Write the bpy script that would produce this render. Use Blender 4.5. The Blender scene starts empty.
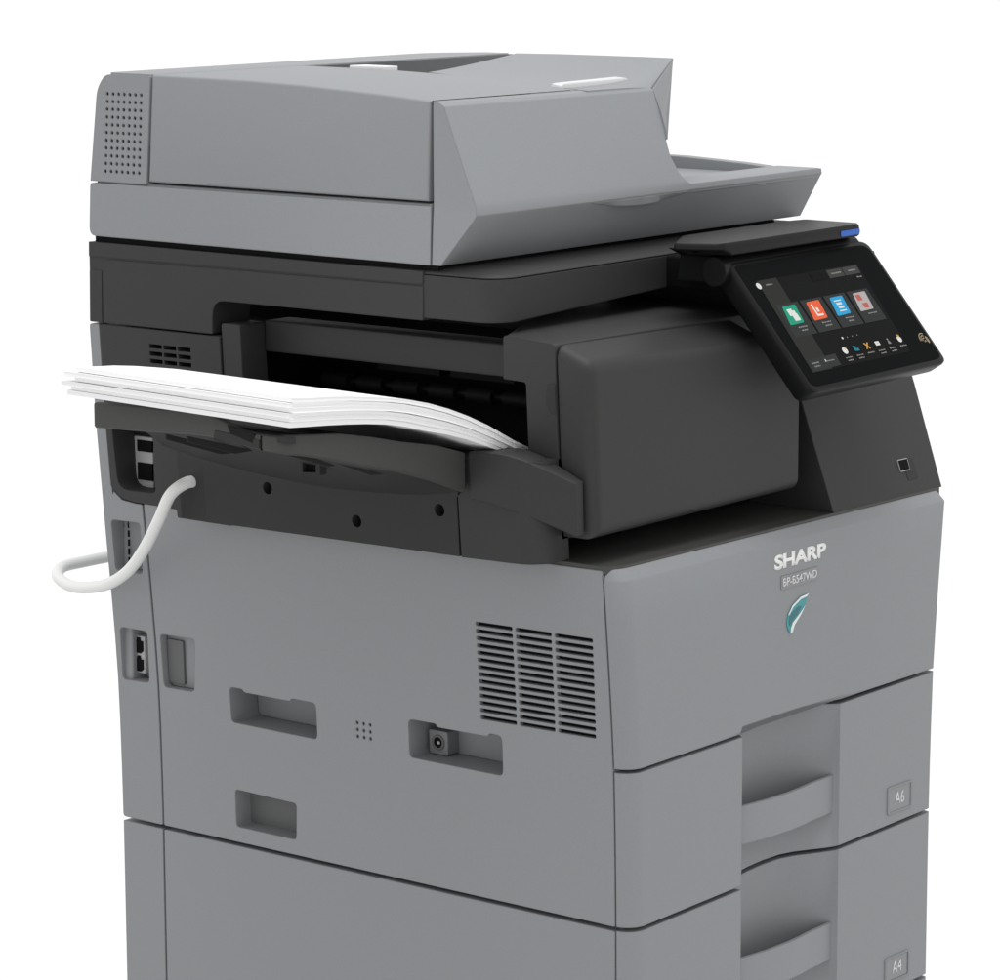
import bpy, bmesh, math, random
from mathutils import Vector, Matrix
random.seed(4)
C = bpy.context.scene.collection

# ------------------------------------------------------------------ materials
def principled(name, col, rough=.5, spec=.5, metal=0., bevel=.0015, bump=.0, scale=900., mottle=0.):
    m = bpy.data.materials.new(name); m.use_nodes = True
    nt = m.node_tree; N = nt.nodes; L = nt.links
    b = N['Principled BSDF']
    b.inputs['Base Color'].default_value = (*col, 1)
    b.inputs['Roughness'].default_value = rough
    b.inputs['Specular IOR Level'].default_value = spec
    b.inputs['Metallic'].default_value = metal
    nrm = None
    tc = None
    if bump or mottle:
        tc = N.new('ShaderNodeTexCoord')
    if mottle:                                   # faint unevenness of moulded plastic
        nz = N.new('ShaderNodeTexNoise'); nz.inputs['Scale'].default_value = 420; nz.inputs['Detail'].default_value = 3
        L.new(tc.outputs['Object'], nz.inputs['Vector'])
        mp = N.new('ShaderNodeMapRange')
        mp.inputs['From Min'].default_value = .25; mp.inputs['From Max'].default_value = .75
        mp.inputs['To Min'].default_value = 1 - mottle; mp.inputs['To Max'].default_value = 1 + mottle
        L.new(nz.outputs['Fac'], mp.inputs['Value'])
        mx = N.new('ShaderNodeVectorMath'); mx.operation = 'SCALE'
        mx.inputs[0].default_value = col
        L.new(mp.outputs['Result'], mx.inputs['Scale'])
        L.new(mx.outputs['Vector'], b.inputs['Base Color'])
    if bevel:
        bv = N.new('ShaderNodeBevel'); bv.samples = 6; bv.inputs['Radius'].default_value = bevel
        nrm = bv.outputs['Normal']
    if bump:
        t = N.new('ShaderNodeTexNoise'); t.inputs['Scale'].default_value = scale; t.inputs['Detail'].default_value = 2
        L.new(tc.outputs['Object'], t.inputs['Vector'])
        bp = N.new('ShaderNodeBump'); bp.inputs['Strength'].default_value = bump; bp.inputs['Distance'].default_value = .0006
        L.new(t.outputs['Fac'], bp.inputs['Height'])
        if nrm: L.new(nrm, bp.inputs['Normal'])
        nrm = bp.outputs['Normal']
    if nrm: L.new(nrm, b.inputs['Normal'])
    return m
def emissive(name, col, s, base=(.002, .002, .002), rough=.3):
    m = principled(name, base, rough, .04, bevel=0)
    b = m.node_tree.nodes['Principled BSDF']
    b.inputs['Emission Color'].default_value = (*col, 1); b.inputs['Emission Strength'].default_value = s
    return m
GREY = principled('grey_plastic', (.252, .2615, .2730), .52, .30, bevel=.0022, bump=.10, mottle=.03)
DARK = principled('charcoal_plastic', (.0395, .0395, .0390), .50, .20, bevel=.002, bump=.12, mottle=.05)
DARK_LIT = principled('charcoal_lit_tone', (.064, .0635, .060), .5, .25, bevel=.002, bump=.12, mottle=.05)  # warmer charcoal, with light missing on ledge and rim lifted into its colour
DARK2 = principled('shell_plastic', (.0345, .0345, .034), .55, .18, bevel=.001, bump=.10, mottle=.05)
BLACK = principled('black_plastic', (.0085, .0088, .009), .40, .16, bevel=.0025, bump=.05)
GLASS = principled('black_glass', (.0032, .0038, .0040), .22, .02, bevel=0)
VOID = principled('dark_interior', (.006, .006, .006), .8, .1, bevel=0)
RUBBER = principled('roller_rubber', (.008, .008, .008), .6, .15, bevel=0)
CONN = principled('connector_plate', (.42, .42, .42), .45, .3, bevel=.0005)
METAL = principled('port_metal', (.42, .42, .42), .35, .5, .6, bevel=.0004)
PAPER = principled('white_paper', (.94, .94, .935), .75, .1, bevel=0, bump=.05, scale=500)
CABLE = principled('cable_sheath', (.80, .80, .79), .42, .4, bevel=0)
INK = principled('silver_lettering', (.86, .86, .84), .35, .5, bevel=0)
BADGE = principled('badge_plate', (.225, .230, .236), .3, .5, .2, bevel=.0006)
BADGEINK = principled('badge_lettering', (.68, .68, .69), .4, .4, bevel=0)
TEAL = principled('teal_enamel', (.03, .27, .29), .28, .5, bevel=.0004)
TEALD = principled('deep_teal_enamel', (.015, .13, .15), .28, .5, bevel=.0004)
SILVER = principled('silver_trim', (.72, .74, .74), .3, .5, .3, bevel=.0004)
TAB = principled('white_tab', (.80, .80, .79), .45, .4, bevel=.001)
LIP_LIT = principled('lit_lip_grey', (.64, .645, .65), .45, .4, bevel=.001)  # grey lip, the light on its edges put into a paler colour
LEDBLUE = emissive('blue_indicator', (.05, .13, .42), .75, (.02, .05, .2))
S_BG = emissive('screen_page', (.0025, .0028, .0028), 1)
S_SIDE = emissive('screen_sidebar', (.026, .026, .024), 1)
S_TILE = emissive('screen_tile', (.032, .034, .034), 1)
S_BTN = emissive('screen_button', (.05, .052, .05), 1)
S_BLK = emissive('screen_black', (.001, .001, .001), 1)
S_WHT = emissive('screen_white', (.75, .75, .72), 1)
S_TXT = emissive('screen_caption', (.24, .24, .23), 1)
S_GRN = emissive('screen_green', (.02, .33, .20), 1)
S_ORG = emissive('screen_orange', (.80, .13, .05), 1)
S_BLU = emissive('screen_blue', (.03, .36, .66), 1)
S_GRY = emissive('screen_grey', (.45, .42, .42), 1)
S_RED = emissive('screen_red', (.50, .13, .10), 1)
S_TEA = emissive('screen_teal', (.02, .22, .28), 1)
S_GLD = emissive('screen_gold', (.60, .33, .08), 1)
NFC = principled('gold_print', (.36, .28, .16), .4, .4, bevel=0)

def sheet_edges(m):
    """fine lines of single sheet edges across the thickness of a paper layer"""
    nt = m.node_tree; N = nt.nodes; L = nt.links; b = N['Principled BSDF']
    at = N.new('ShaderNodeAttribute'); at.attribute_name = 'thick'
    nz = N.new('ShaderNodeTexNoise'); nz.noise_dimensions = '1D'; nz.inputs['Scale'].default_value = 9; nz.inputs['Detail'].default_value = 4
    L.new(at.outputs['Fac'], nz.inputs['W'])
    mp = N.new('ShaderNodeMapRange'); mp.inputs['From Min'].default_value = .38; mp.inputs['From Max'].default_value = .6
    mp.inputs['To Min'].default_value = .88; mp.inputs['To Max'].default_value = .94
    L.new(nz.outputs['Fac'], mp.inputs['Value'])
    gt = N.new('ShaderNodeMath'); gt.operation = 'COMPARE'; gt.inputs[1].default_value = 0; gt.inputs[2].default_value = .0005
    L.new(at.outputs['Fac'], gt.inputs[0])
    mx = N.new('ShaderNodeMix'); mx.data_type = 'FLOAT'; mx.inputs['B'].default_value = .94
    L.new(gt.outputs[0], mx.inputs['Factor']); L.new(mp.outputs['Result'], mx.inputs['A'])
    cb = N.new('ShaderNodeCombineColor')
    for k in range(3): L.new(mx.outputs['Result'], cb.inputs[k])
    L.new(cb.outputs['Color'], b.inputs['Base Color'])
sheet_edges(PAPER)

# ------------------------------------------------------------------ mesh helpers
def obj(name, bm, mats, parent=None, smooth=32):
    bmesh.ops.recalc_face_normals(bm, faces=bm.faces)
    me = bpy.data.meshes.new(name); bm.to_mesh(me); bm.free()
    for m in (mats if isinstance(mats, (list, tuple)) else [mats]): me.materials.append(m)
    if smooth:
        me.shade_smooth(); me.set_sharp_from_angle(angle=math.radians(smooth))
    o = bpy.data.objects.new(name, me); C.objects.link(o)
    if parent: o.parent = parent
    return o
def thing(name, label, cat, loc=(0, 0, 0), group=None):
    o = bpy.data.objects.new(name, None); C.objects.link(o); o.location = loc; o.empty_display_size = .05
    o['label'] = label; o['category'] = cat
    if group: o['group'] = group
    return o
def faces_poly(bm, pts, mat=0):
    f = bm.faces.new([bm.verts.new(p) for p in pts]); f.material_index = mat; return f
def loft(bm, loops, caps=True, closed=True, mat=0):
    rows = [[bm.verts.new(p) for p in l] for l in loops]
    n = len(rows[0])
    for a, b in zip(rows, rows[1:]):
        for i in range(n if closed else n - 1):
            j = (i + 1) % n
            f = bm.faces.new((a[i], a[j], b[j], b[i])); f.material_index = mat
    if caps:
        f = bm.faces.new(rows[0]); f.material_index = mat
        f = bm.faces.new(rows[-1][::-1]); f.material_index = mat
    return rows
def prism(pts, fmap, d0, d1, bev=0, seg=3, bm=None, mat=0, sel=None):
    """extrude a 2D outline between two depths; fmap(u, v, d) -> xyz"""
    t = bmesh.new()
    loft(t, [[fmap(u, v, d0) for u, v in pts], [fmap(u, v, d1) for u, v in pts]])
    bmesh.ops.recalc_face_normals(t, faces=t.faces)
    if bev:
        ed = [e for e in t.edges if sel is None or sel(e)]
        bmesh.ops.bevel(t, geom=ed, offset=bev, segments=seg, profile=.5, affect='EDGES', clamp_overlap=True)
    for f in t.faces: f.material_index = mat
    if bm is None: return t
    merge(bm, t); return bm
def merge(bm, t):
    me = bpy.data.meshes.new('tmp'); t.to_mesh(me); t.free(); bm.from_mesh(me); bpy.data.meshes.remove(me)
def box(x0, x1, y0, y1, z0, z1, bev=0, seg=3, bm=None, mat=0):
    return prism([(x0, y0), (x1, y0), (x1, y1), (x0, y1)], lambda u, v, d: (u, v, d), z0, z1, bev, seg, bm, mat)
def tube(pts, r, bm=None, n=14, mat=0, sub=8, taper=None):
    """smooth tube through points (Catmull-Rom)"""
    P = [Vector(p) for p in pts]; Q = []
    for i in range(len(P) - 1):
        p0 = P[max(i - 1, 0)]; p1 = P[i]; p2 = P[i + 1]; p3 = P[min(i + 2, len(P) - 1)]
        for k in range(sub):
            t = k / sub
            Q.append(.5 * ((2 * p1) + (p2 - p0) * t + (2 * p0 - 5 * p1 + 4 * p2 - p3) * t * t + (3 * p1 - p0 - 3 * p2 + p3) * t ** 3))
    Q.append(P[-1])
    bm = bm or bmesh.new()
    tg = (Q[1] - Q[0]).normalized(); up = tg.orthogonal().normalized(); loops = []
    for i, q in enumerate(Q):
        t2 = (Q[min(i + 1, len(Q) - 1)] - Q[max(i - 1, 0)]).normalized()
        up = (up - t2 * up.dot(t2)).normalized(); s = t2.cross(up)
        loops.append([q + (up * math.cos(a) + s * math.sin(a)) * r for a in [2 * math.pi * k / n for k in range(n)]])
    loft(bm, loops, mat=mat)
    return bm
def round_poly(pts, r, n=4):
    out = []; m = len(pts)
    for i in range(m):
        p = Vector(pts[i]); a = Vector(pts[i - 1]) - p; b = Vector(pts[(i + 1) % m]) - p
        rr = r[i] if isinstance(r, (list, tuple)) else r
        if rr <= 0: out.append(tuple(p)); continue
        k = min(rr, a.length * .48, b.length * .48)
        pa = p + a.normalized() * k; pb = p + b.normalized() * k
        for j in range(n + 1):
            t = j / n
            out.append(tuple((1 - t) ** 2 * pa + 2 * t * (1 - t) * p + t * t * pb))
    return out
def plate(name, outline, holes, fmap, thick, mats, parent, bis=(), bm_out=False):
    """sheet with cut-outs: hole = (points, floor depth or None, floor material index)"""
    bm = bmesh.new()
    def ring(pts):
        vs = [bm.verts.new((u, v, 0)) for u, v in pts]
        return [bm.edges.new((vs[i], vs[(i + 1) % len(vs)])) for i in range(len(vs))]
    E_ = ring(outline)
    for h in holes: E_ += ring(h[0])
    bmesh.ops.triangle_fill(bm, use_beauty=True, use_dissolve=False, edges=E_, normal=(0, 0, 1))
    for v in bis:
        bmesh.ops.bisect_plane(bm, geom=bm.verts[:] + bm.edges[:] + bm.faces[:], plane_co=(0, v, 0), plane_no=(0, 1, 0))
    be = [e for e in bm.edges if len(e.link_faces) == 1]
    ret = bmesh.ops.extrude_edge_only(bm, edges=be)
    for v in ret['geom']:
        if isinstance(v, bmesh.types.BMVert): v.co.z = thick
    for h in holes:
        if h[1] is not None:
            f = bm.faces.new([bm.verts.new((u, v, h[1])) for u, v in h[0]]); f.material_index = h[2]
    for v in bm.verts: v.co = fmap(*v.co)
    if bm_out: return bm
    return obj(name, bm, mats, parent)
def text_bm(s, fmap, bold=0., spacing=1., depth=.0006):
    cu = bpy.data.curves.new('lettering', 'FONT'); cu.body = s; cu.size = 1; cu.offset = bold; cu.space_character = spacing
    o = bpy.data.objects.new('lettering', cu); C.objects.link(o)
    bpy.context.view_layer.update()
    me = bpy.data.meshes.new_from_object(o.evaluated_get(bpy.context.evaluated_depsgraph_get()))
    bpy.data.objects.remove(o); bpy.data.curves.remove(cu)
    bm = bmesh.new(); bm.from_mesh(me); bpy.data.meshes.remove(me)
    xs = [v.co.x for v in bm.verts]; ys = [v.co.y for v in bm.verts]
    x0, x1, y0, y1 = min(xs), max(xs), min(ys), max(ys)
    r = bmesh.ops.extrude_face_region(bm, geom=bm.faces[:])
    top = {v for v in r['geom'] if isinstance(v, bmesh.types.BMVert)}
    for v in bm.verts:
        v.co = fmap((v.co.x - x0) / (x1 - x0), (v.co.y - y0) / (y1 - y0), depth if v in top else 0)
    return bm
def interp(t, xs, ys):
    if t <= xs[0]: return ys[0]
    for i in range(len(xs) - 1):
        if t <= xs[i + 1]:
            return ys[i] + (ys[i + 1] - ys[i]) * (t - xs[i]) / (xs[i + 1] - xs[i])
    return ys[-1]
# the cabinet flares a little towards the top: half-width added at height z
_zs = [-1, -.05, 0, .06, .12, .17, .22, .28, .383, .47, .587, .679, .746, 1]
_as = [0, 0, .0003, .0012, .0026, .0045, .0080, .0134, .0236, .0310, .0380, .0360, .0314, .0314]
def A(z): return interp(z, _zs, _as)
def S(p=0.):                                    # left side surface, p metres proud
    return lambda y, z, d: Vector((-A(z) - p + d, y, z))
BIS = [.06, .12, .17, .22, .28, .33]
YF = -.022                                      # front plane
def F(p=0.): return lambda x, z, d: Vector((x, YF - p + d, z))
def quad(*p): return list(p)

# ================================================================== THE PRINTER
P = thing('multifunction_printer', 'large grey and charcoal office copier with touch screen and paper drawers', 'printer', (0, 0, 0))

# --- hidden carcass behind the covers
bm = box(.075, .560, .032, .690, -.42, .372)
box(.14, .56, .10, .690, .375, .598, bm=bm)
box(.055, .56, .535, .690, .376, .585, bm=bm)
obj('chassis', bm, VOID, P, smooth=0)

# --- left side panel with cut-outs
holes = []
TLv, TRv, BLv, BRv = (.1751, .3081), (.0184, .3101), (.1763, .2001), (.0213, .2017)
def bil(s, t):
    return tuple(TLv[k] * (1 - s) * (1 - t) + TRv[k] * s * (1 - t) + BRv[k] * s * t + BLv[k] * (1 - s) * t for k in (0, 1))
for r in range(14):
    for c in range(3):
        s0 = c / 3 + .012; s1 = (c + 1) / 3 - .012
        if c == 0: s0 = 0.
        if c == 2: s1 = 1.
        t0 = (r + .0) / 13.62; t1 = (r + .56) / 13.62
        holes.append((round_poly([bil(s0, t0), bil(s1, t0), bil(s1, t1), bil(s0, t1)], .0018, 2), .006, 2))
holes.append((round_poly([(.5449, .1835), (.5245, .1835), (.5215, .1800), (.4520, .1800), (.4490, .1835), (.413, .1835), (.413, .1415), (.5435, .1422)],
                         [.007, .002, .002, .002, .002, .007, .006, .006]), .045, 0))
holes.append((round_poly([(.2789, .1855), (.2400, .1858), (.2370, .1822), (.1680, .1825), (.1650, .1862), (.1478, .1862), (.1482, .1418), (.2790, .1424)],
                         [.007, .002, .002, .002, .002, .007, .006, .006]), .045, 0))
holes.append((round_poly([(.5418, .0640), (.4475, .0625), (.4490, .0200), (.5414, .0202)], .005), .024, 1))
holes.append((round_poly([(.6490, .2312), (.5930, .2326), (.6000, .1690), (.6485, .1680)], .006), .012, 0))
for i in range(3):
    for j in range(3):
        y = .3530 - i * .0093; z = .1700 - j * .0078
        holes.append(([(y + .0021 * math.cos(a), z + .0021 * math.sin(a)) for a in [k * math.pi / 4 for k in range(8)]], .005, 2))
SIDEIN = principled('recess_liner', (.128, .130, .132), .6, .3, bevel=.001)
out = [(.0012, .0025), (.0012, .384), (.082, .3835), (.19, .3835), (.6555, .3835), (.6562, .0025)]
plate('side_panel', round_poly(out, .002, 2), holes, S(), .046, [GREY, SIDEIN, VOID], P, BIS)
# bits inside the recesses
o = P
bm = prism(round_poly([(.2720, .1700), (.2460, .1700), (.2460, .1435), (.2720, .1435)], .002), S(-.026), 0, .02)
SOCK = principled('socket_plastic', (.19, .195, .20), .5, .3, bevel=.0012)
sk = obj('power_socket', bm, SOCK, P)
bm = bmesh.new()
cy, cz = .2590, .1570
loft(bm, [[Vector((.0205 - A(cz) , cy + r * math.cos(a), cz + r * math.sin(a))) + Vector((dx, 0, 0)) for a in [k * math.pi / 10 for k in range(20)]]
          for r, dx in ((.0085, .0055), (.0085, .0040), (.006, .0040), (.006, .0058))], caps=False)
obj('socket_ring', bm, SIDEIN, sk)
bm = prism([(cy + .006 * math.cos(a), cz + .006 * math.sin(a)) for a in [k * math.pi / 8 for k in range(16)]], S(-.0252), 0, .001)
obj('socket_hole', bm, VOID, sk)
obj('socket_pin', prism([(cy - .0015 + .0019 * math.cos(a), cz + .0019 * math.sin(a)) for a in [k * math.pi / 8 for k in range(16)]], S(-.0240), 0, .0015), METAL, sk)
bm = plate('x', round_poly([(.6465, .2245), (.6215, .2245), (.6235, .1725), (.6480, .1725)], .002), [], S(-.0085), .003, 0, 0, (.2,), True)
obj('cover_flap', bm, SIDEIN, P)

# --- lower cabinet side
plate('lower_side_panel', round_poly([(.0012, -.42), (.0012, -.0025), (.6562, -.0025), (.6562, -.42)], .002, 2), [], S(), .0275, GREY, P)
plate('lower_rear_cover', [(.659, -.42), (.659, -.0025), (.7225, -.0025), (.7225, -.42)], [], S(), .05, GREY, P)
obj('lower_cabinet_back', box(.006, .575, .70, .7225, -.42, -.003, .002), GREY, P)

# --- rear cover column with sockets
holes = [(round_poly([(.7135, .2312), (.6690, .2314), (.6715, .1695), (.7150, .1682)], .006), .026, 0),
         (round_poly([(.7120, .3590), (.6645, .3600), (.6680, .2990), (.7120, .2985)], .006), .020, 1)]
out = [(.6588, .0025), (.6588, .3822), (.6700, .3822), (.6910, .3842), (.7030, .3930), (.7068, .4000), (.7072, .5865), (.7220, .5865), (.7228, .0025)]
rc = plate('rear_cover', round_poly(out, [.002, .002, 0, 0, 0, 0, .001, .004, .004], 2), holes, S(), .036, [GREY, GREY], P, BIS + [.47])
obj('rear_back_cover', box(.0, .57, .703, .722, .003, .585, .003), GREY, P)
# network jacks
bm = box(.008, .03, .6905, .7085, .1755, .2195, .001)
jp = obj('jack_housing', bm, CONN, rc)
for z0 in (.1992, .1775):
    y0, y1 = .6925, .7065; h = .0185
    pts = [(y0, z0 + .003), (y0, z0 + h - .004), (y0 + .004, z0 + h - .004), (y0 + .0045, z0 + h), (y1 - .0045, z0 + h), (y1 - .004, z0 + h - .004), (y1, z0 + h - .004), (y1, z0 + .003), (y1 - .004, z0), (y0 + .004, z0)]
    obj('network_port', prism(pts, lambda y, z, d: (.0078 - d, y, z), 0, .001), VOID, rc)
for k in range(6):                               # perforation of the knock-out plate
    pass
bm = bmesh.new()
for k in range(5):
    z = .305 + k * .0105
    box(-.0015, .0005, .7035, .7048, z, z + .0075, bm=bm)
for k in range(3):
    box(-.0015, .0005, .671 + k * .0115, .680 + k * .0115, .3555, .3567, bm=bm)
obj('perforation', bm, VOID, rc, smooth=0)

# --- front covers ------------------------------------------------------------
W = .5745
def plan(a, ins=0., scoop=0, n=7):
    """front cover outline in plan, going from the left seam round the corner to the right end"""
    l = -a + ins * .6; f = YF + ins; r = .021
    pts = [(l + .012, .027), (l + .012, -.0008), (l, -.0008)]
    for k in range(n + 1):
        t = k / n * math.pi / 2
        pts.append((l + r - r * math.cos(t), f + r - ins - (r - ins) * math.sin(t) if f + r - ins <= -.0008 else f + (r - ins) * (1 - math.sin(t)) - .0008 * 0))
    if scoop == 2:
        pts += [(.190, f), (.1945, f), (.1950, -.002), (.205, .008), (.227, .0150), (.256, .0195), (.285, .0210), (.314, .0195), (.333, .0150), (.350, .0085), (.368, -.0010), (.3795, -.0110), (.3825, f)]
    elif scoop:
        pts += [(.190, f), (.1945, f), (.1950, -.004), (.205, .004), (.227, .0095), (.256, .0130), (.285, .0140), (.314, .0120), (.333, .0055), (.350, -.0045), (.366, -.0150), (.376, -.0198), (.3825, f)]
    else:
        pts += [(.190, f), (.1945, f), (.1950, f), (.205, f), (.227, f), (.256, f), (.285, f), (.314, f), (.333, f), (.350, f), (.366, f), (.376, f), (.3825, f)]
    Rr = W + a - ins * .6
    for k in range(5):
        t = k / 4 * math.pi / 2
        pts.append((Rr - .006 + .006 * math.sin(t), f + .006 * (1 - math.cos(t))))
    pts.append((Rr, .027))
    return pts
def cover(levels, scoop=False):
    """levels: (function z(x), inset)"""
    bm = bmesh.new(); loops = []
    for k, (fz, ins) in enumerate(levels):
        a = A(fz(0)); loops.append([(x, y, fz(x)) for x, y in plan(a, ins, (2 if k in (1, 2) else 1) if scoop else 0)])
    loft(bm, loops); return bm
def lin(z0, s): return lambda x: z0 + s * max(x, 0)
def doorbot(x):
    if .1945 <= x <= .3826: return interp(x, [.1945, .30, .32, .3825], [.1838, .1852, .1845, .1800])
    return .1733 + .0145 * max(x, 0)
door = obj('front_door', cover([(doorbot, 0), (lin(.19, .012), 0), (lin(.23, .009), 0), (lin(.28, .006), 0), (lin(.33, .003), 0), (lin(.3735, .002), 0), (lin(.3745, .002), .0004), (lin(.3855, .002), .009)]), GREY, P, 40)
def drawer(top, bot, label_z, word):
    d = obj('paper_drawer', cover([(bot, 0), (lambda x: bot(x) + .05, 0), (lambda x: top(x) - .065, 0), (top, 0)], True), GREY, P, 40)
    # curved grip bar across the scooped recess
    bz = bot(0)
    pl = [(.1950, -.0135), (.207, -.0155), (.222, -.0180), (.248, -.0212), (.286, -.0222), (.312, -.0208), (.335, -.0180), (.360, -.0168), (.3815, -.0150)]
    back = [(x - .0002, y + .0045) for x, y in pl[::-1]]
    deep = [(x, .018) for x, y in pl[::-1]]
    bm = bmesh.new()
    zt = top(0) - .0765; zb = zt - .0430
    loft(bm, [[(x, y, zb) for x, y in pl + deep], [(x, y, zb + .004) for x, y in pl + deep]])
    loft(bm, [[(x, y, zb + .004) for x, y in pl + back], [(x, y, zt) for x, y in pl + back]])
    bmesh.ops.remove_doubles(bm, verts=bm.verts, dist=1e-5)
    obj('handle', bm, GREY, d, 40)
    # size label in its shallow frame
    z0, z1 = label_z
    tag_ = plate('size_label', round_poly([(.481, z0), (.481, z1), (.532, z1), (.532, z0)], .003), [(round_poly([(.4835, z0 + .0025), (.4835, z1 - .0025), (.5295, z1 - .0025), (.5295, z0 + .0025)], .002), .0009, 1)], F(.0013), .0013, [GREY, BADGE], d)
    bm = text_bm(word, lambda u, v, t: Vector((.4970 + u * .0195, YF - .00045 - t, z0 + .0095 + v * .0145)), .004, 1., .0003)
    obj('label_text', bm, BADGEINK, d, 0)
    return d
def firsttop(x):
    if .1948 < x < .3815: return doorbot(x) - interp(x, [.195, .31, .35, .3815], [.0016, .0016, .0045, .0050])
    return .1690 + .0145 * max(x, 0)
drawer(firsttop, lin(.0030, .0225), (.0255, .0580), 'A6')
drawer(lin(-.0018, .0225), lin(-.1965, .0225), (-.1755, -.1440), 'A4')
obj('base_cover', cover([(lin(-.42, 0), 0), (lin(-.2012, .0225), 0)]), GREY, P, 40)

# writing on the door
def DF(x, z, d): return Vector((x, YF - d, z))
obj('lettering', text_bm('SHARP', lambda u, v, t: DF(.2512 + u * .0985, .3452 + u * .0012 + v * .0165, t), .040, .96, .0007), INK, door, 0)
bd = prism(round_poly([(.2635, .3225), (.2635, .3372), (.3345, .3380), (.3345, .3233)], .0015), lambda x, z, d: DF(x, z, d), -.001, .0009)
obj('model_badge', bd, BADGE, door)
obj('badge_text', text_bm('BP-B547WD', lambda u, v, t: DF(.2668 + u * .0645, .3255 + u * .0006 + v * .0092, .0010 + t), .012, 1., .0004), BADGEINK, door, 0)
em = prism(round_poly([(.3155, .3105), (.3000, .3088), (.2850, .3018), (.2768, .2925), (.2745, .2830), (.2772, .2765), (.2815, .2712), (.2845, .2712), (.2890, .2800), (.3010, .2895), (.3090, .2985)], .002), DF, -.001, .0010)
e = obj('emblem', em, TEAL, door)
obj('emblem_shade', prism([(.3030, .2985), (.2960, .2990), (.2860, .2945), (.2795, .2900), (.2785, .2835), (.2805, .2800), (.2860, .2850), (.2960, .2915)], DF, .0009, .0013), TEALD, door)
obj('emblem_rim', prism([(.3158, .3108), (.3000, .3092), (.2848, .3020), (.2770, .2928), (.2782, .2922), (.2862, .3002), (.3005, .3066), (.3120, .3080)], DF, .0009, .0016), SILVER, door)
obj('emblem_streak', prism([(.3095, .2990), (.3012, .2895), (.2892, .2800), (.2845, .2714), (.2816, .2714), (.2822, .2775), (.2860, .2832), (.2960, .2890), (.3040, .2945)], DF, .0009, .0016), SILVER, door)

# --- dark ledge on top of the lower body
pl = [(-.0225, .10), (-.0225, .004)]
for k in range(7):
    t = k / 6 * math.pi / 2
    pl.append((-.0225 + .026 - .026 * math.cos(t), -.0125 + .0165 - .0165 * math.sin(t)))
pl += [(.5965, -.0125), (.5965, .10)]
bm = bmesh.new()
loft(bm, [[(x, y, .380) for x, y in pl], [(x, y, .3885 + .003 * max(x, 0)) for x, y in pl]])
obj('top_ledge', bm, DARK_LIT, P)
obj('ledge_core', box(.0, .58, .06, .60, .375, .3885), DARK, P)

# --- console wall with USB socket, right of the finisher
pts = [(-.0125, .3895), (-.0105, .3945), (.0300, .5043), (.0680, .600), (.0900, .655), (.30, .655), (.30, .3895)]
con = obj('console', prism(pts, lambda y, z, d: Vector((d + (.0 if d < .5 else A(z) * .6 - .012), y, z)), .3790, .5990), DARK, P)
def conf(x, z, d):                                # point on the sloping console face
    y = -.0105 + (z - .3945) / (.5043 - .3945) * .0405
    n = Vector((0, -.938, .346)); return Vector((x, y, z)) + n * d
bm = bmesh.new()
pr = [(.5385, .4270), (.5600, .4270), (.5600, .4045), (.5385, .4045)]
prism(round_poly(pr, .002), conf, -.001, .0004, bm=bm)
us = obj('usb_recess', bm, DARK2, con)
obj('usb_port', prism(round_poly([(.527, .4285), (.5475, .4285), (.5475, .4150), (.527, .4150)], .002), conf, 0, .0012), METAL, con)
obj('usb_hole', prism([(.5282, .4275), (.5463, .4275), (.5463, .4160), (.5282, .4160)], conf, .0010, .0016), VOID, con)

# --- finisher: front cover, frame, slot ---------------------------------------
pts = [(-.0262, .4155), (.3360, .4198), (.3360, .5350), (.2640, .5945), (-.0373, .5975)]
def fcm(x, z, y): return Vector((x, y, z + (max(0, y - .0085) * .40 if z > .56 else 0)))
bm = prism(pts, fcm, .0065, .0485, .013, 6, sel=lambda e: all(v.co.y < .012 for v in e.verts) and not all(v.co.x > .26 for v in e.verts) or all(v.co.x < 0 and v.co.z > .58 for v in e.verts))
obj('finisher_cover', bm, DARK, P, 50)
bm = plate('x', round_poly([(.0505, .412), (.0505, .6145), (.1185, .6185), (.1185, .5735), (.0890, .5725), (.0890, .412)], [0, .006, .003, .001, .004, 0]), [], S(), .05, 0, 0, (.47, .52, .56), True)
# top of the frame reaching back under the scanner
prism([(-.0355, .0515), (.32, .0515), (.32, .30), (-.0355, .118)], lambda x, y, d: Vector((x, y, .6140 + (y - .05) * .05 - d)), 0, .03, .0015, bm=bm)
fr = obj('finisher_frame', bm, DARK, P)
obj('finger_notch', prism(round_poly([(.0512, .5750), (.0600, .5735), (.0640, .5560), (.0600, .5440), (.0512, .5420)], .006), S(.0006), 0, .003), DARK2, fr)
obj('cavity_floor', box(-.015, .12, .085, .53, .400, .42), VOID, P)
obj('crossbar', box(0, .04, .118, .487, .5690, .6035, .002), DARK, P)
bm = prism(round_poly([(.4885, .44), (.4885, .6015), (.5165, .6015), (.5165, .44)], [0, .004, .004, 0]), S(), 0, .040, bm=None)
obj('slot_post', bm, DARK, P)
bm = bmesh.new()
for k in range(7):
    y = .13 + k * .052
    tube([(.090, y, .530), (.090, y + .036, .530)], .0085, bm, 14, sub=1)
tube([(.092, .10, .530), (.092, .48, .530)], .004, bm, 10, sub=1)
obj('exit_roller', bm, RUBBER, P)
bm = bmesh.new()
for k in range(3): box(.10, .12, .11 + k * .105, .20 + k * .105, .545, .556, bm=bm)
obj('exit_guide', bm, RUBBER, P)

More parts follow.
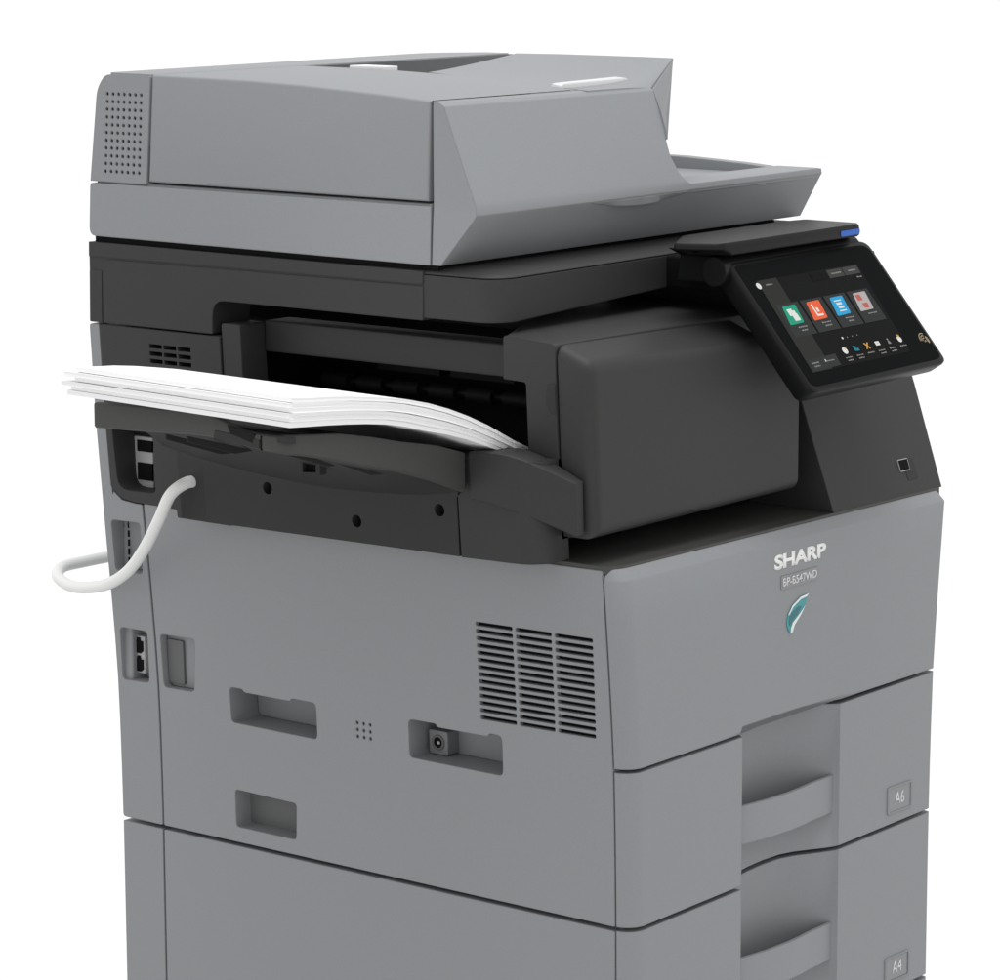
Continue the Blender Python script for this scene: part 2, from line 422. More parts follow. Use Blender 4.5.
# --- dark rear block on the side, vents and connectors
holes = []
for r in range(3):
    for c in range(3):
        y0 = .6285 - c * .0222; z0 = .5700 - r * .0085
        holes.append(([(y0, z0), (y0 - .0195, z0), (y0 - .0195, z0 - .0048), (y0, z0 - .0048)], .02, 1))
holes.append((round_poly([(.6975, .482), (.631, .482), (.6345, .3975), (.6945, .3965)], [.004, .004, .008, .016]), .043, 0))
out = [(.7050, .3895), (.7050, .5865), (.5190, .5865), (.5190, .373), (.6033, .3732), (.6033, .3825), (.6700, .3838), (.690, .3860), (.7020, .3950)]
rb = plate('rear_housing', round_poly(out, [0, .003, .003, .002, .002, .002, .004, .008, .008], 3), holes, S(.0004), .05, [DARK, VOID], P, (.45, .5, .54))
obj('connector_plate', box(.0045, .012, .668, .6985, .392, .4545, .001), CONN, rb)
for z0, z1 in ((.4375, .4505), (.4045, .4245)):
    obj('connector_port', box(.0032, .0060, .668, .6915, z0, z1), VOID, rb)

# --- scanner unit -----------------------------------------------------------
def sc_plan(l, f, r, ins=0):
    pts = [(l + ins, .7210), (l + ins, f + r)]
    for k in range(1, 9):
        t = k / 8 * math.pi / 2
        pts.append((l + ins + (r) * (1 - math.cos(t)), f + ins + (r - ins) * (1 - math.sin(t))))
    pts += [(.20, f + ins + .004), (.60, f + ins + .010), (.60, .7210)]
    return pts
def sz(z, x): return z + (max(x, 0) * .046 if z < .65 else max(x, 0) * .006)
bm = bmesh.new()
L_ = [(.6290, 0), (.6300, 0), (.6738, 0)]
loft(bm, [[(x, y, sz(z, x)) for x, y in sc_plan(-.0368, .1270, .030, i)] for z, i in L_])
sc = obj('scanner_body', bm, DARK, P, 50)
bm = bmesh.new()
loft(bm, [[(x, y, sz(z, x)) for x, y in sc_plan(-.0365, .1270, .030, i)] for z, i in ((.6748, .0003), (.6765, .0018), (.6795, .010), (.6808, .022))])
obj('scanner_lid', bm, DARK, sc, 50)
# raised side skin of the scanner: two panels with a fine seam
out = round_poly([(.6990, .6607), (.2260, .6622), (.2260, .6262), (.5290, .6262), (.5290, .5888), (.6990, .5888)], [.012, .001, .001, .018, .001, .002], 4)
plate('scanner_side_panel', out, [], S(.0012), .06, DARK, sc)
plate('scanner_side_rim', [(.7205, .6628), (.7205, .6790), (.2260, .6775), (.2260, .6640)], [], S(.0018), .02, DARK, sc)
plate('scanner_rear_rim', round_poly([(.7205, .5885), (.7205, .6475), (.7010, .6475), (.7010, .5885)], .002), [], S(.0008), .02, DARK, sc)
obj('scanner_gasket', box(-.0315, .58, .210, .716, .679, .6865), VOID, sc)

# --- document feeder ---------------------------------------------------------
G = 'document_feeder_base'
def Sd(p=0): return S(p)
# base lid (side skin + body)
out = round_poly([(.7215, .6858), (.7225, .7452), (.2196, .7452), (.2180, .6842)], [.010, .004, .001, .001], 4)
base = plate('feeder_base', out, [], Sd(), .02, GREY, P)
bm = box(-.028, .600, .222, .716, .6875, .7400, .003)
box(-.028, .330, .222, .716, .720, .7475, .002, bm=bm)
obj('exit_tray', bm, GREY, base)
# right rim of the exit tray
bm = prism(round_poly([(.222, .722), (.222, .7470), (.262, .7500), (.351, .7540), (.716, .757), (.716, .722)], .002), lambda y, z, d: Vector((d, y, z)), .586, .6045, .002)
obj('exit_tray_rim', bm, GREY, base)
bm = bmesh.new()
for yy in (.330, .375): tube([(.415, yy, .7430), (.415, yy + .034, .7430)], .0105, bm, 14, sub=1)
obj('exit_roller', bm, DARK2, base)
# feeder core body (left)
def top(y): return interp(y, [.205, .2174, .27, .3304, .40, .4741, .55, .6233, .6952], [.8535, .8544, .8585, .8619, .8655, .8678, .8687, .8690, .8688])
ys = [.2215, .25, .29, .3304, .40, .4741, .55, .6300]
arch = [(y, top(y)) for y in ys]
m = lambda y, z, d: Vector((d, y, z))
# vent-side panel at the rear
holes = []
for i in range(7):
    for j in range(11):
        s = i / 6; t = j / 10
        y = (.6919 * (1 - t) + .6978 * t) * (1 - s) + (.6394 * (1 - t) + .6450 * t) * s
        z = (.8459 * (1 - t) + .7592 * t) * (1 - s) + (.8461 * (1 - t) + .7594 * t) * s
        holes.append(([(y + .0024 * math.cos(a), z + .0022 * math.sin(a)) for a in [math.pi / 4 + k * math.pi / 3 for k in range(6)]], .003, 1))
out = round_poly([(.6335, .7472), (.6245, .8675), (.6952, .8675), (.7085, .8515), (.7222, .7472)], [.001, .002, .008, .014, .001], 4)
vp = plate('feeder_vent_panel', out, holes, Sd(), .015, [GREY, VOID], base)
obj('feeder_rear_body', prism(round_poly([(.6340, .752), (.6250, .8672), (.6950, .8672), (.7080, .8510), (.7215, .752)], [0, 0, .008, .014, 0]), m, -.018, .16), GREY, base)
# main feeder cover
out = [(.2238, .7500)] + [(.2195 + (.0 if i else 0), top(.2195)) if i == 0 else (ys[i], top(ys[i])) for i in range(len(ys) - 1)] + [(.6222, top(.6222)), (.6310, .7500)]
bm = prism(out, m, -.0314, .215, .0035, 3, sel=lambda e: all(v.co.x < 0 for v in e.verts))
fc = obj('feeder_cover', bm, GREY, base, 25)
# top strip over the vents
obj('feeder_rear_guide', prism(round_poly([(-.028, .6205), (.594, .6205), (.596, .655), (.54, .708), (-.026, .6965)], [.002, .002, .01, .03, .01]), lambda x, y, d: Vector((x, y, d)), .790, .8693, .003), GREY, base)
# sloping document tray at the front right, pit behind it
bm = bmesh.new()
rows_ = []
for t, xr, yr, zr in ((0, .3312, .2062, .8518), (.06, .360, .2160, .8630), (.12, .4080, .2320, .8810), (.25, .4085, .272, .8812), (.5, .4080, .335, .8812), (.75, .4070, .395, .8812), (1, .4040, .4560, .8806)):
    yl = .2062 + t * .2258; zl = .8542 + t * .0130
    rows_.append([(.2165 + (xr - .2165) * q / 10, yl + (yr - yl) * q / 10, zl + (zr - zl) * (q / 10) ** (4.0 - 2.7 * t)) for q in range(11)])
V = [[bm.verts.new(p) for p in g] for g in rows_]
for a_, b_ in zip(V, V[1:]):
    for q in range(10): bm.faces.new((a_[q], a_[q + 1], b_[q + 1], b_[q]))
ring = V[0] + [g[-1] for g in V[1:]] + V[-1][9::-1] + [g[0] for g in V[-2:0:-1]]
nb = [bm.verts.new((min(v.co.x, .3985), v.co.y, .79)) for v in ring]
for q in range(len(ring)):
    p_ = (q + 1) % len(ring); bm.faces.new((ring[q], ring[p_], nb[p_], nb[q]))
bm.faces.new(nb[::-1])
obj('document_tray', bm, GREY, base, 30)
PIT_SHADE = principled('pit_shade_grey', (.125, .13, .133), .55, .25, bevel=.001)  # shade inside the pit put into a darker grey
obj('tray_pit', box(.20, .40, .42, .63, .79, .815), PIT_SHADE, base)
obj('pit_shade_wall', prism([(.205, .6150), (.5965, .6150), (.5965, .6203), (.205, .6203)], lambda x, y, d: Vector((x, y, d)), .80, .8680), PIT_SHADE, base)  # thin wall added before the rear guide to carry the pit's painted shade
# front panel of the feeder: bulging, undercut below the fold line
bm = bmesh.new()
def fy(z, x):
    y = interp(z, [.684, .7355, .7400, .7475, .853], [.2045, .1595, .1575, .1590, .2030])
    return y - (0.022 * max(0, x) if z < .73 else 0) + (.004 * max(0, x) if z > .73 else 0)
left = -.0314
XS = [left, .05, .12, .20, .28, .344, .45, .605]
def zs_(z, x): return z + max(0, x) * (.010 if z < .73 else (.006 if z < .742 else .0035))
grid = []
for z, l0, r0 in ((.6845, -.0035, .605), (.7345, -.001, .604), (.7385, -.0005, .6045), (.7455, 0, .6035)):
    xs = [left + l0] + XS[1:-1] + [r0]
    grid.append([(x, fy(z, x), zs_(z, x)) for x in xs])
for z, xr in ((.752, .3360), (.760, .3295), (.7794, .3240), (.795, .3255), (.808, .3290), (.830, .3310), (.8490, .3312)):
    grid.append([(x, fy(z, x), z) for x in (left, .05, .12, .20, .28, xr)])
grid.append([(x, .2062, .8524) for x in (left, .05, .12, .20, .28, .3312)])
V = [[bm.verts.new(p) for p in g] for g in grid]
for a_, b_ in zip(V, V[1:]):
    for i in range(min(len(a_), len(b_)) - 1): bm.faces.new((a_[i], a_[i + 1], b_[i + 1], b_[i]))
ring = V[0] + [r_[-1] for r_ in V[1:4]] + [V[3][6]] + [r_[5] for r_ in V[3:]] + V[-1][4::-1] + [r_[0] for r_ in V[-2:0:-1]]
BY = .2158
top_row = set(V[-1])
nb = [bm.verts.new((v.co.x, max(BY, v.co.y + .002), v.co.z + (.0020 if v in top_row else 0))) for v in ring]
n = len(ring)
for i in range(n):
    j = (i + 1) % n; bm.faces.new((ring[i], ring[j], nb[j], nb[i]))
bm.faces.new(nb[::-1])
obj('feeder_front_panel', bm, GREY, base, 24)
# chamfered corner between the front panel and the sloping tray
bm = bmesh.new()
a = [(.3318, .2030, .8490), (.3300, .1905, .8250), (.3278, .1815, .8040), (.3258, .1790, .7960)]
b = [(.4080, .2318, .8803), (.4045, .2308, .8640), (.3620, .2070, .8220), (.3275, .1815, .7960)]
va = [bm.verts.new(p) for p in a]; vb = [bm.verts.new(p) for p in b]
vc = [bm.verts.new((p[0], .27, p[2])) for p in b]; vd = [bm.verts.new((p[0], .27, p[2])) for p in a]
for i in range(3):
    bm.faces.new((va[i], vb[i], vb[i + 1], va[i + 1])); bm.faces.new((vb[i], vc[i], vc[i + 1], vb[i + 1])); bm.faces.new((vd[i], va[i], va[i + 1], vd[i + 1]))
bm.faces.new((va[0], vd[0], vc[0], vb[0]))
obj('feeder_corner', bm, GREY, base, 24)
bm = prism([(.345, .1605), (.6030, .1620), (.6030, .222), (.345, .222)], lambda x, y, d: Vector((x, y, d + .0035 * x)), .735, .7462, .002)
obj('exit_tray_lip', bm, GREY, base)
# small details on top
bm = bmesh.new()
loft(bm, [[(.212, .238, .850), (.342, .238, .852), (.342, .256, .852), (.212, .256, .850)], [(.2135, .2385, .8580), (.338, .2385, .8580), (.338, .254, .8600), (.2145, .254, .8600)], [(.217, .2395, .8602), (.330, .2395, .8618), (.330, .251, .8622), (.217, .251, .8612)], [(.222, .241, .8612), (.320, .241, .8632), (.320, .248, .8634), (.222, .248, .8616)]])
obj('document_guide', bm, LIP_LIT, base)
bm = prism(round_poly([(.216, .552), (.2185, .500), (.236, .492), (.240, .545)], .004), lambda x, y, d: Vector((x, y, d)), .8600, .8715, .0025)
obj('feed_tab', bm, TAB, base)
obj('top_seam', prism([(left + .002, .2172), (.205, .2205), (.205, .2216), (left + .002, .2183)], lambda x, y, d: Vector((x, y, d + .0002 * x)), .850, .8549), VOID, base)
# shallow finger crescent in the fold line of the front
bm = bmesh.new()
loops = []
for k in range(13):
    t = k / 12; x = .165 + t * .175; w = math.sin(t * math.pi)
    z = .7372 + .006 * x
    loops.append([(x, fy(z, x) - .0012, z), (x, fy(z - .012 * w, x) - .0012 * w - .0004, z - .0005 - .0085 * w), (x, fy(z - .012 * w, x) + .004, z - .0005 - .008 * w), (x, .175, z)])
loft(bm, loops)
obj('finger_grip', bm, GREY, base, 40)

# --- control panel -----------------------------------------------------------
TL, TR, BR, BL = [Vector(t) for t in ((.2182, .02, .679), (.4853, .02, .6826), (.4975, -.0825, .551), (.2318, -.0825, .546))]
NRM = (TR - TL).cross(BL - TL).normalized()
if NRM.y > 0: NRM = -NRM
def PP(u, v, d=0.):                                # point on the panel face, d in front of it
    return TL * (1 - u) * (1 - v) + TR * u * (1 - v) + BR * u * v + BL * (1 - u) * v + NRM * d
outl = round_poly([(0, 0), (1, 0), (1, 1), (0, 1)], [.03, .075, .05, .05], 5)
inn = [(.5 + (u - .5) * .965, .5 + (v - .5) * .95) for u, v in outl]
bm = bmesh.new()
bk = [(.5 + (u - .5) * .99, .5 + (v - .5) * .985) for u, v in outl]
loft(bm, [[PP(u, v, -.026) for u, v in inn], [PP(u, v, -.019) for u, v in bk], [PP(u, v, -.004) for u, v in outl], [PP(u, v, -.0008) for u, v in [(.5 + (u - .5) * .994, .5 + (v - .5) * .992) for u, v in outl]], [PP(u, v, 0) for u, v in [(.5 + (u - .5) * .982, .5 + (v - .5) * .976) for u, v in outl]]])
cp = obj('control_panel', bm, BLACK, P, 50)
def ui(name, pts, d, mat, th=.0002):
    return obj(name, prism(pts, PP, d - th, d), mat, cp, 0)
def rect(u0, v0, u1, v1, sk=0): return [(u0, v0), (u1, v0), (u1, v1), (u0, v1)]
gl = [(.5 + (u - .5) * .955, .5 + (v - .5) * .925) for u, v in outl]
ui('panel_glass', gl, .0004, GLASS, .0008)
ui('screen', quad((.100, .168), (.822, .172), (.790, .868), (.076, .868)), .0007, S_BG)
ui('sidebar', quad((.101, .169), (.236, .169), (.2165, .866), (.077, .866)), .0009, S_SIDE)
ui('notice_field', quad((.4625, .1805), (.584, .1805), (.577, .2420), (.459, .2430)), .0010, S_BLK)
ui('menu_button', quad((.588, .1800), (.696, .1800), (.690, .2420), (.5815, .2420)), .0010, S_BTN)
ui('menu_button', quad((.701, .1800), (.810, .1800), (.806, .2420), (.696, .2420)), .0010, S_BTN)
ui('status_field', quad((.095, .778), (.292, .770), (.284, .856), (.087, .860)), .0012, S_TILE)
for k in range(4):
    u = .1180 + k * .1690
    ui('app_tile', quad((u, .360), (u + .152, .360), (u + .151, .606), (u - .006, .606)), .0011, S_TILE)
cols = [('green_icon', S_GRN), ('orange_icon', S_ORG), ('blue_icon', S_BLU), ('grey_icon', S_GRY)]
for k, (nm, mt) in enumerate(cols):
    u = .1515 + k * .1690
    ui(nm, round_poly(quad((u, .380), (u + .090, .378), (u + .076, .514), (u - .021, .518)), .008, 2), .0014, mt)
def glyph(us, mat=S_WHT, name='icon_glyph'):
    bm = bmesh.new()
    for r in us: prism(r, PP, .0014, .0016, bm=bm)
    obj(name, bm, mat, cp, 0)
u = .1515
glyph([rect(u + .014, .405, u + .046, .455), rect(u + .028, .445, u + .064, .495), rect(u + .046, .420, u + .060, .450)])
u += .169
glyph([rect(u + .018, .402, u + .027, .490), rect(u + .018, .478, u + .062, .492), rect(u + .036, .43, u + .05, .462)])
u += .169
glyph([rect(u + .014, .405, u + .064, .413), rect(u + .012, .482, u + .060, .490), rect(u + .020, .425, u + .056, .440), rect(u + .020, .452, u + .056, .467)])
u += .169
glyph([rect(u + .006, .395, u + .040, .440), rect(u + .020, .462, u + .056, .500)], S_RED)
# captions: short soft strokes, as small as in the picture
def stroke(u0, u1, v, h=.010):
    bm = bmesh.new(); random.seed(int(u0 * 9000 + v * 777)); x = u0
    while x < u1 - .003:
        w = random.uniform(.006, .013); w = min(w, u1 - x)
        prism(rect(x, v + random.uniform(0, .003), x + w, v + h), PP, .0013, .0015, bm=bm); x += w + .0035
    obj('caption', bm, S_TXT, cp, 0)
for k in range(4):
    u = .150 + k * .169
    stroke(u + .020, u + .080, .537); 
    if k < 3: stroke(u + .030, u + .075, .562)
for k in range(6):
    u = .352 + k * .0806
    stroke(u - .010, u + .036, .812, .009)
    if k not in (2, 5): stroke(u - .006, u + .032, .834, .009)
stroke(.140, .185, .203, .011); stroke(.606, .676, .206, .011); stroke(.730, .788, .206, .011); stroke(.762, .800, .262, .011)
stroke(.108, .158, .800, .011); stroke(.112, .150, .824, .011); stroke(.196, .262, .806, .008)
# row of small icons
dots = lambda cu, cv, r, n=10: [(cu + r * math.cos(a) * .62, cv + r * math.sin(a)) for a in [k * 2 * math.pi / n for k in range(n)]]
glyph([dots(.0905, .208, .024)], S_WHT, 'home_icon')
glyph([rect(.0860, .2, .0945, .222)], S_SIDE, 'home_icon')
glyph([dots(.402, .676, .008), ], S_WHT, 'page_dot'); 
for k in range(3): glyph([dots(.4360 + k * .0362, .677, .0045)], S_TXT, 'page_dot')
glyph([dots(.3655, .766, .026)], S_WHT, 'pie_icon'); glyph([[(.3655, .766), (.3655, .738), (.3835, .756)]], S_GLD, 'pie_icon')
glyph([rect(.431, .747, .445, .785), rect(.444, .768, .462, .786)], S_TEA, 'chart_icon')
glyph([[(.512, .744), (.519, .740), (.543, .786), (.536, .790)], [(.538, .740), (.545, .744), (.518, .790), (.511, .786)]], S_GLD, 'tool_icon')
glyph([rect(.590, .748, .619, .778)], S_WHT, 'mail_icon'); glyph([rect(.596, .762, .612, .766)], S_TXT, 'mail_icon')
glyph([dots(.686, .750, .008), [(.676, .784), (.683, .760), (.690, .760), (.697, .784)]], S_TXT, 'user_icon')
glyph([dots(.768, .768, .023)], S_WHT, 'lock_icon'); glyph([dots(.772, .744, .012)], S_GLD, 'lock_icon')
glyph([rect(.200, .796, .205, .812)], S_WHT, 'status_mark')
# printed reader mark at the right of the glass
bm = bmesh.new()
def arc(cu, cv, r0, r1, a0, a1, n=10):
    pts = [(cu + r1 * .5 * math.cos(a0 + (a1 - a0) * k / n), cv + r1 * math.sin(a0 + (a1 - a0) * k / n)) for k in range(n + 1)]
    pts += [(cu + r0 * .5 * math.cos(a0 + (a1 - a0) * k / n), cv + r0 * math.sin(a0 + (a1 - a0) * k / n)) for k in range(n, -1, -1)]
    prism(pts, PP, .0004, .0007, bm=bm)
for r in (.022, .040, .058): arc(.937, .815, r - .003, r + .003, math.radians(185), math.radians(300))
arc(.948, .812, .030, .036, math.radians(300), math.radians(395)); arc(.940, .826, .010, .015, math.radians(180), math.radians(350))
prism([(.951, .79), (.956, .79), (.963, .835), (.957, .838)], PP, .0004, .0007, bm=bm)
obj('reader_mark', bm, NFC, cp, 0)
# hinge cylinder, bracket and the flat hood above the panel
bm = bmesh.new()
tube([(.2105, .032, .6685), (.2250, .032, .6687), (.4700, .032, .6720)], .0160, bm, 22, sub=1)
obj('panel_hinge', bm, BLACK, P, 40)
bm = box(.262, .46, .035, .16, .640, .676, .004)
obj('panel_bracket', bm, VOID, P)
pts = round_poly([(.1740, .058), (.1765, .050), (.1960, .012), (.4555, .0085), (.4640, .016), (.4660, .088), (.4300, .097), (.24, .097)], [.002, .003, .010, .004, .004, .006, .01, .01], 4)
bm = bmesh.new()
def hl(ins, z): return [(.32 + (x - .32) * (1 - ins * 3.4), .055 + (y - .055) * (1 - ins * 8), z + .0085 * max(0, (x - .19))) for x, y in (pts if z > .69 else [(max(x, .2150 - (y - .012) * .35), y) for x, y in pts])]
loft(bm, [hl(.004, .6865), hl(0, .6885), hl(0, .6940), hl(.0015, .6985), hl(.005, .7005)])
hd = obj('panel_hood', bm, BLACK, P, 40)
bm = bmesh.new()
loft(bm, [[(.2380, .100, .653), (.2800, .100, .653), (.2800, .060, .653), (.2400, .060, .653)], [(.2440, .100, .680), (.2800, .100, .680), (.2800, .055, .680), (.2450, .055, .680)], [(.2150, .095, .6900), (.30, .095, .6900), (.30, .030, .6900), (.1900, .040, .6900)]])
obj('hood_bracket', bm, BLACK, P, 30)
obj('blue_indicator', prism(round_poly([(.4180, .6905), (.4180, .6965), (.4545, .6970), (.4545, .6910)], .0025), lambda x, z, d: Vector((x, .0085 - d, z + .0006)), -.004, .0006), LEDBLUE, hd)

# --- output tray ---------------------------------------------------------------
# mounting panel on the side
hs = [([(y + .0068 * math.cos(a), z + .0068 * math.sin(a)) for a in [k * math.pi / 9 for k in range(18)]], .022, 1) for y, z in ((.4232, .4318), (.2967, .4093), (.1799, .4341))]
hs.append((round_poly([(.3445, .4740), (.3300, .4735), (.3300, .4600), (.3445, .4605)], .001), .02, 1))
out = [(.5190, .3835), (.1565, .3872), (.1555, .45), (.1450, .4600), (.1450, .495), (.5190, .500)]
tm = plate('tray_mount', out, hs, S(.040), .045, [DARK2, VOID], P, (.40, .42, .44, .46, .48))
bm = plate('x', round_poly([(.5215, .3830), (.5215, .480), (.5316, .480), (.5632, .470), (.5632, .3832)], .001), [], S(.034), .03, 0, 0, (.41, .44), True)
obj('mount_end', bm, DARK2, tm)
# front block under the arm, rounded in plan
bm = bmesh.new()
def blk(a, z):
    l = -a - .040; f = .0505; r = .028
    pts = [(l + .04, .1535), (l, .1535), (l, f + r)]
    for k in range(1, 8):
        t = k / 7 * math.pi / 2
        pts.append((l + r * (1 - math.cos(t)), f + r * (1 - math.sin(t))))
    return [(x, y, z + (.0022 * (.1535 - y) / .1 if z < .40 else 0)) for x, y in pts + [(-a + .01, f)]]
loft(bm, [blk(A(z), z) for z in (.3868, .3885, .42, .46, .496)])
obj('mount_block', bm, DARK, tm, 50)
# arm rising from the machine to the tray
def armx(y, z): return -A(z) - interp(y, [.015, .060, .085, .14], [.013, .034, .0445, .0455])
upp = [(.1320, .5015), (.1150, .5035), (.0951, .5042), (.0820, .5030), (.0660, .4985), (.0420, .4880), (.0180, .4765)]
low = [(.1320, .4520), (.1150, .4515), (.0985, .4490), (.0850, .4460), (.0690, .4415), (.0430, .4305), (.0195, .4200)]
bm = bmesh.new(); loops = []
for (yu, zu), (yl, zl) in zip(upp, low):
    w = interp(yu, [.018, .08], [.012, .036])
    loops.append([(armx(yu, zu), yu, zu - .0015), (armx(yl, zl), yl, zl), (armx(yl, zl) + w, yl, zl), (armx(yu, zu) + w, yu, zu + .000), (armx(yu, zu) + .0025, yu, zu)])
loft(bm, loops)
obj('tray_arm', bm, DARK, tm, 40)
# tray rim: outer edge, rounded corner, front edge descending to the arm
X0 = -.345
topl = [(X0, .4030, .5588), (X0, .3300, .5598), (X0, .2700, .5608), (X0, .2450, .5610), (X0, .2250, .5560), (X0, .2000, .5490), (X0, .1750, .5470), (X0, .1580, .5470), (-.339, .1440, .5480), (-.325, .1370, .5480), (-.2665, .1370, .5425), (-.2200, .1370, .5335), (-.1762, .1370, .5235), (-.1200, .1370, .5125), (-.0775, .1370, .5000)]
botl = [(X0, .4030, .5330), (X0, .3300, .5355), (X0, .2700, .5385), (X0, .2450, .5388), (X0, .2250, .5370), (X0, .2000, .5345), (X0, .1750, .5322), (X0, .1580, .5315), (-.339, .1440, .5295), (-.325, .1370, .5275), (-.2817, .1370, .5180), (-.2300, .1370, .5045), (-.1765, .1370, .4920), (-.1250, .1370, .4760), (-.0775, .1370, .4585)]
bm = bmesh.new(); loops = []
cx, cy_ = -.20, .33
for (p, q) in zip(topl, botl):
    p = Vector(p); q = Vector(q)
    inn_ = Vector((cx - p.x, cy_ - p.y, 0)); inn_.x = .005 if p.x < -.33 else 0; inn_.y = .005 if p.y < .15 else 0
    w = Vector((0, 0, -.0012))
    loops.append([p + inn_ * .25, p - Vector((0, 0, .0015)), q + Vector((0, 0, .002)), q + inn_ * .4, q + inn_ * 1.6, p + inn_ * 1.6])
loft(bm, loops)
rim = obj('tray_rim', bm, DARK_LIT, P, 45)
# tray deck
bm = bmesh.new()
prof = [(-.343, .548), (-.30, .542), (-.25, .533), (-.20, .523), (-.14, .509), (-.09, .497), (-.045, .480)]
loft(bm, [[(x, .1400, z) for x, z in prof] + [(x, .1400, z - .006) for x, z in prof[::-1]], [(x, .4030, z) for x, z in prof] + [(x, .4030, z - .006) for x, z in prof[::-1]]])
obj('tray_deck', bm, DARK2, rim, 40)
# underside shell, hollowing back to the mount
bm = bmesh.new()
bot2 = [(.575, .4640), (.5660, .4625), (.5400, .4585), (.5198, .4557), (.4950, .4525), (.4700, .4500), (.4456, .4476), (.4150, .4455), (.3800, .4435), (.3298, .4421), (.2800, .4435), (.2313, .4461), (.2000, .4490), (.1700, .4535), (.1461, .4594)]
loops = []
for (q, (y, z)) in zip(botl, bot2):
    q = Vector(q); q = q + Vector((.006 if q.x < -.33 else 0, .004 if q.y < .15 else 0, .002)); e_ = Vector((-A(z) - .0425, y, z)); row = []
    for k in range(9):
        t = k / 8; p = q.lerp(e_, t); p.z += .012 * math.sin(math.pi * t) * (1 if q.x < -.3 else .5); row.append(p)
    loops.append(row)
loft(bm, loops, caps=False, closed=False)
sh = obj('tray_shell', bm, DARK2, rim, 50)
# paper latch in the rim notch
obj('rim_latch', prism(round_poly([(.2360, .5388), (.2340, .5465), (.1745, .5425), (.1745, .5335)], .0008), lambda y, z, d: Vector((X0 - d, y, z)), -.001, .0009), DARK2, rim)
obj('latch_window', prism([(.2170, .5535), (.1810, .5478), (.1835, .5385), (.2130, .5455)], lambda y, z, d: Vector((X0 - d, y, z)), -.001, .0010), RUBBER, rim)
obj('rim_seam', prism([(.1735, .5465), (.1720, .5465), (.1720, .5325), (.1735, .5325)], lambda y, z, d: Vector((X0 - d, y, z)), -.001, .0006), VOID, rim)
# catch and stiffening ribs under the tray
bm = plate('x', [(.282, .4905), (.2540, .4925), (.2540, .4765), (.282, .4745)], [([(.2785, .4880), (.2600, .4893), (.2600, .4790), (.2785, .4775)], .006, 1)], lambda y, z, d: Vector((-.17 + d, y, z)), .010, 0, 0, (), True)
obj('catch', bm, [DARK2, VOID], rim)
def shz(x): return interp(x, [-.335, -.20, -.07], [.533, .499, .452])
for yy, xa, xb, hh in ((.385, -.26, -.15, .0050), (.335, -.28, -.18, .0055), (.215, -.26, -.17, .0055), (.185, -.22, -.14, .0045)):
    obj('rib', prism([(xa, shz(xa) + .004), (xa, shz(xa) - .002), (xb - .03, shz(xb - .03) - hh), (xb, shz(xb) + .004)], lambda x, z, d: Vector((x, d, z)), yy, yy + .002), DARK2, rim)

# ================================================================== PAPER
prof_t = [(-.3700, .5925), (-.3440, .5900), (-.3167, .5880), (-.2880, .5850), (-.2597, .5812), (-.2300, .5770), (-.2011, .5718), (-.1700, .5645), (-.1395, .5555), (-.1080, .5442), (-.0761, .5308), (-.0355, .5108), (-.010, .5000)]
prof_b = [(-.3710, .5640), (-.3440, .5620), (-.3167, .5600), (-.2880, .5575), (-.2597, .5545), (-.2300, .5505), (-.2011, .5448), (-.1700, .5365), (-.1395, .5295), (-.1080, .5205), (-.0761, .5095), (-.0355, .4945), (-.010, .486)]
Y0p, Y1p = .107, .388
NL = 6
names = ['topmost layer of the white paper stack on the output tray', 'second layer from the top of the white paper stack', 'third layer from the top of the white paper stack',
         'third layer from the bottom of the white paper stack', 'second layer from the bottom of the white paper stack', 'lowest layer of white paper, resting on the charcoal tray']
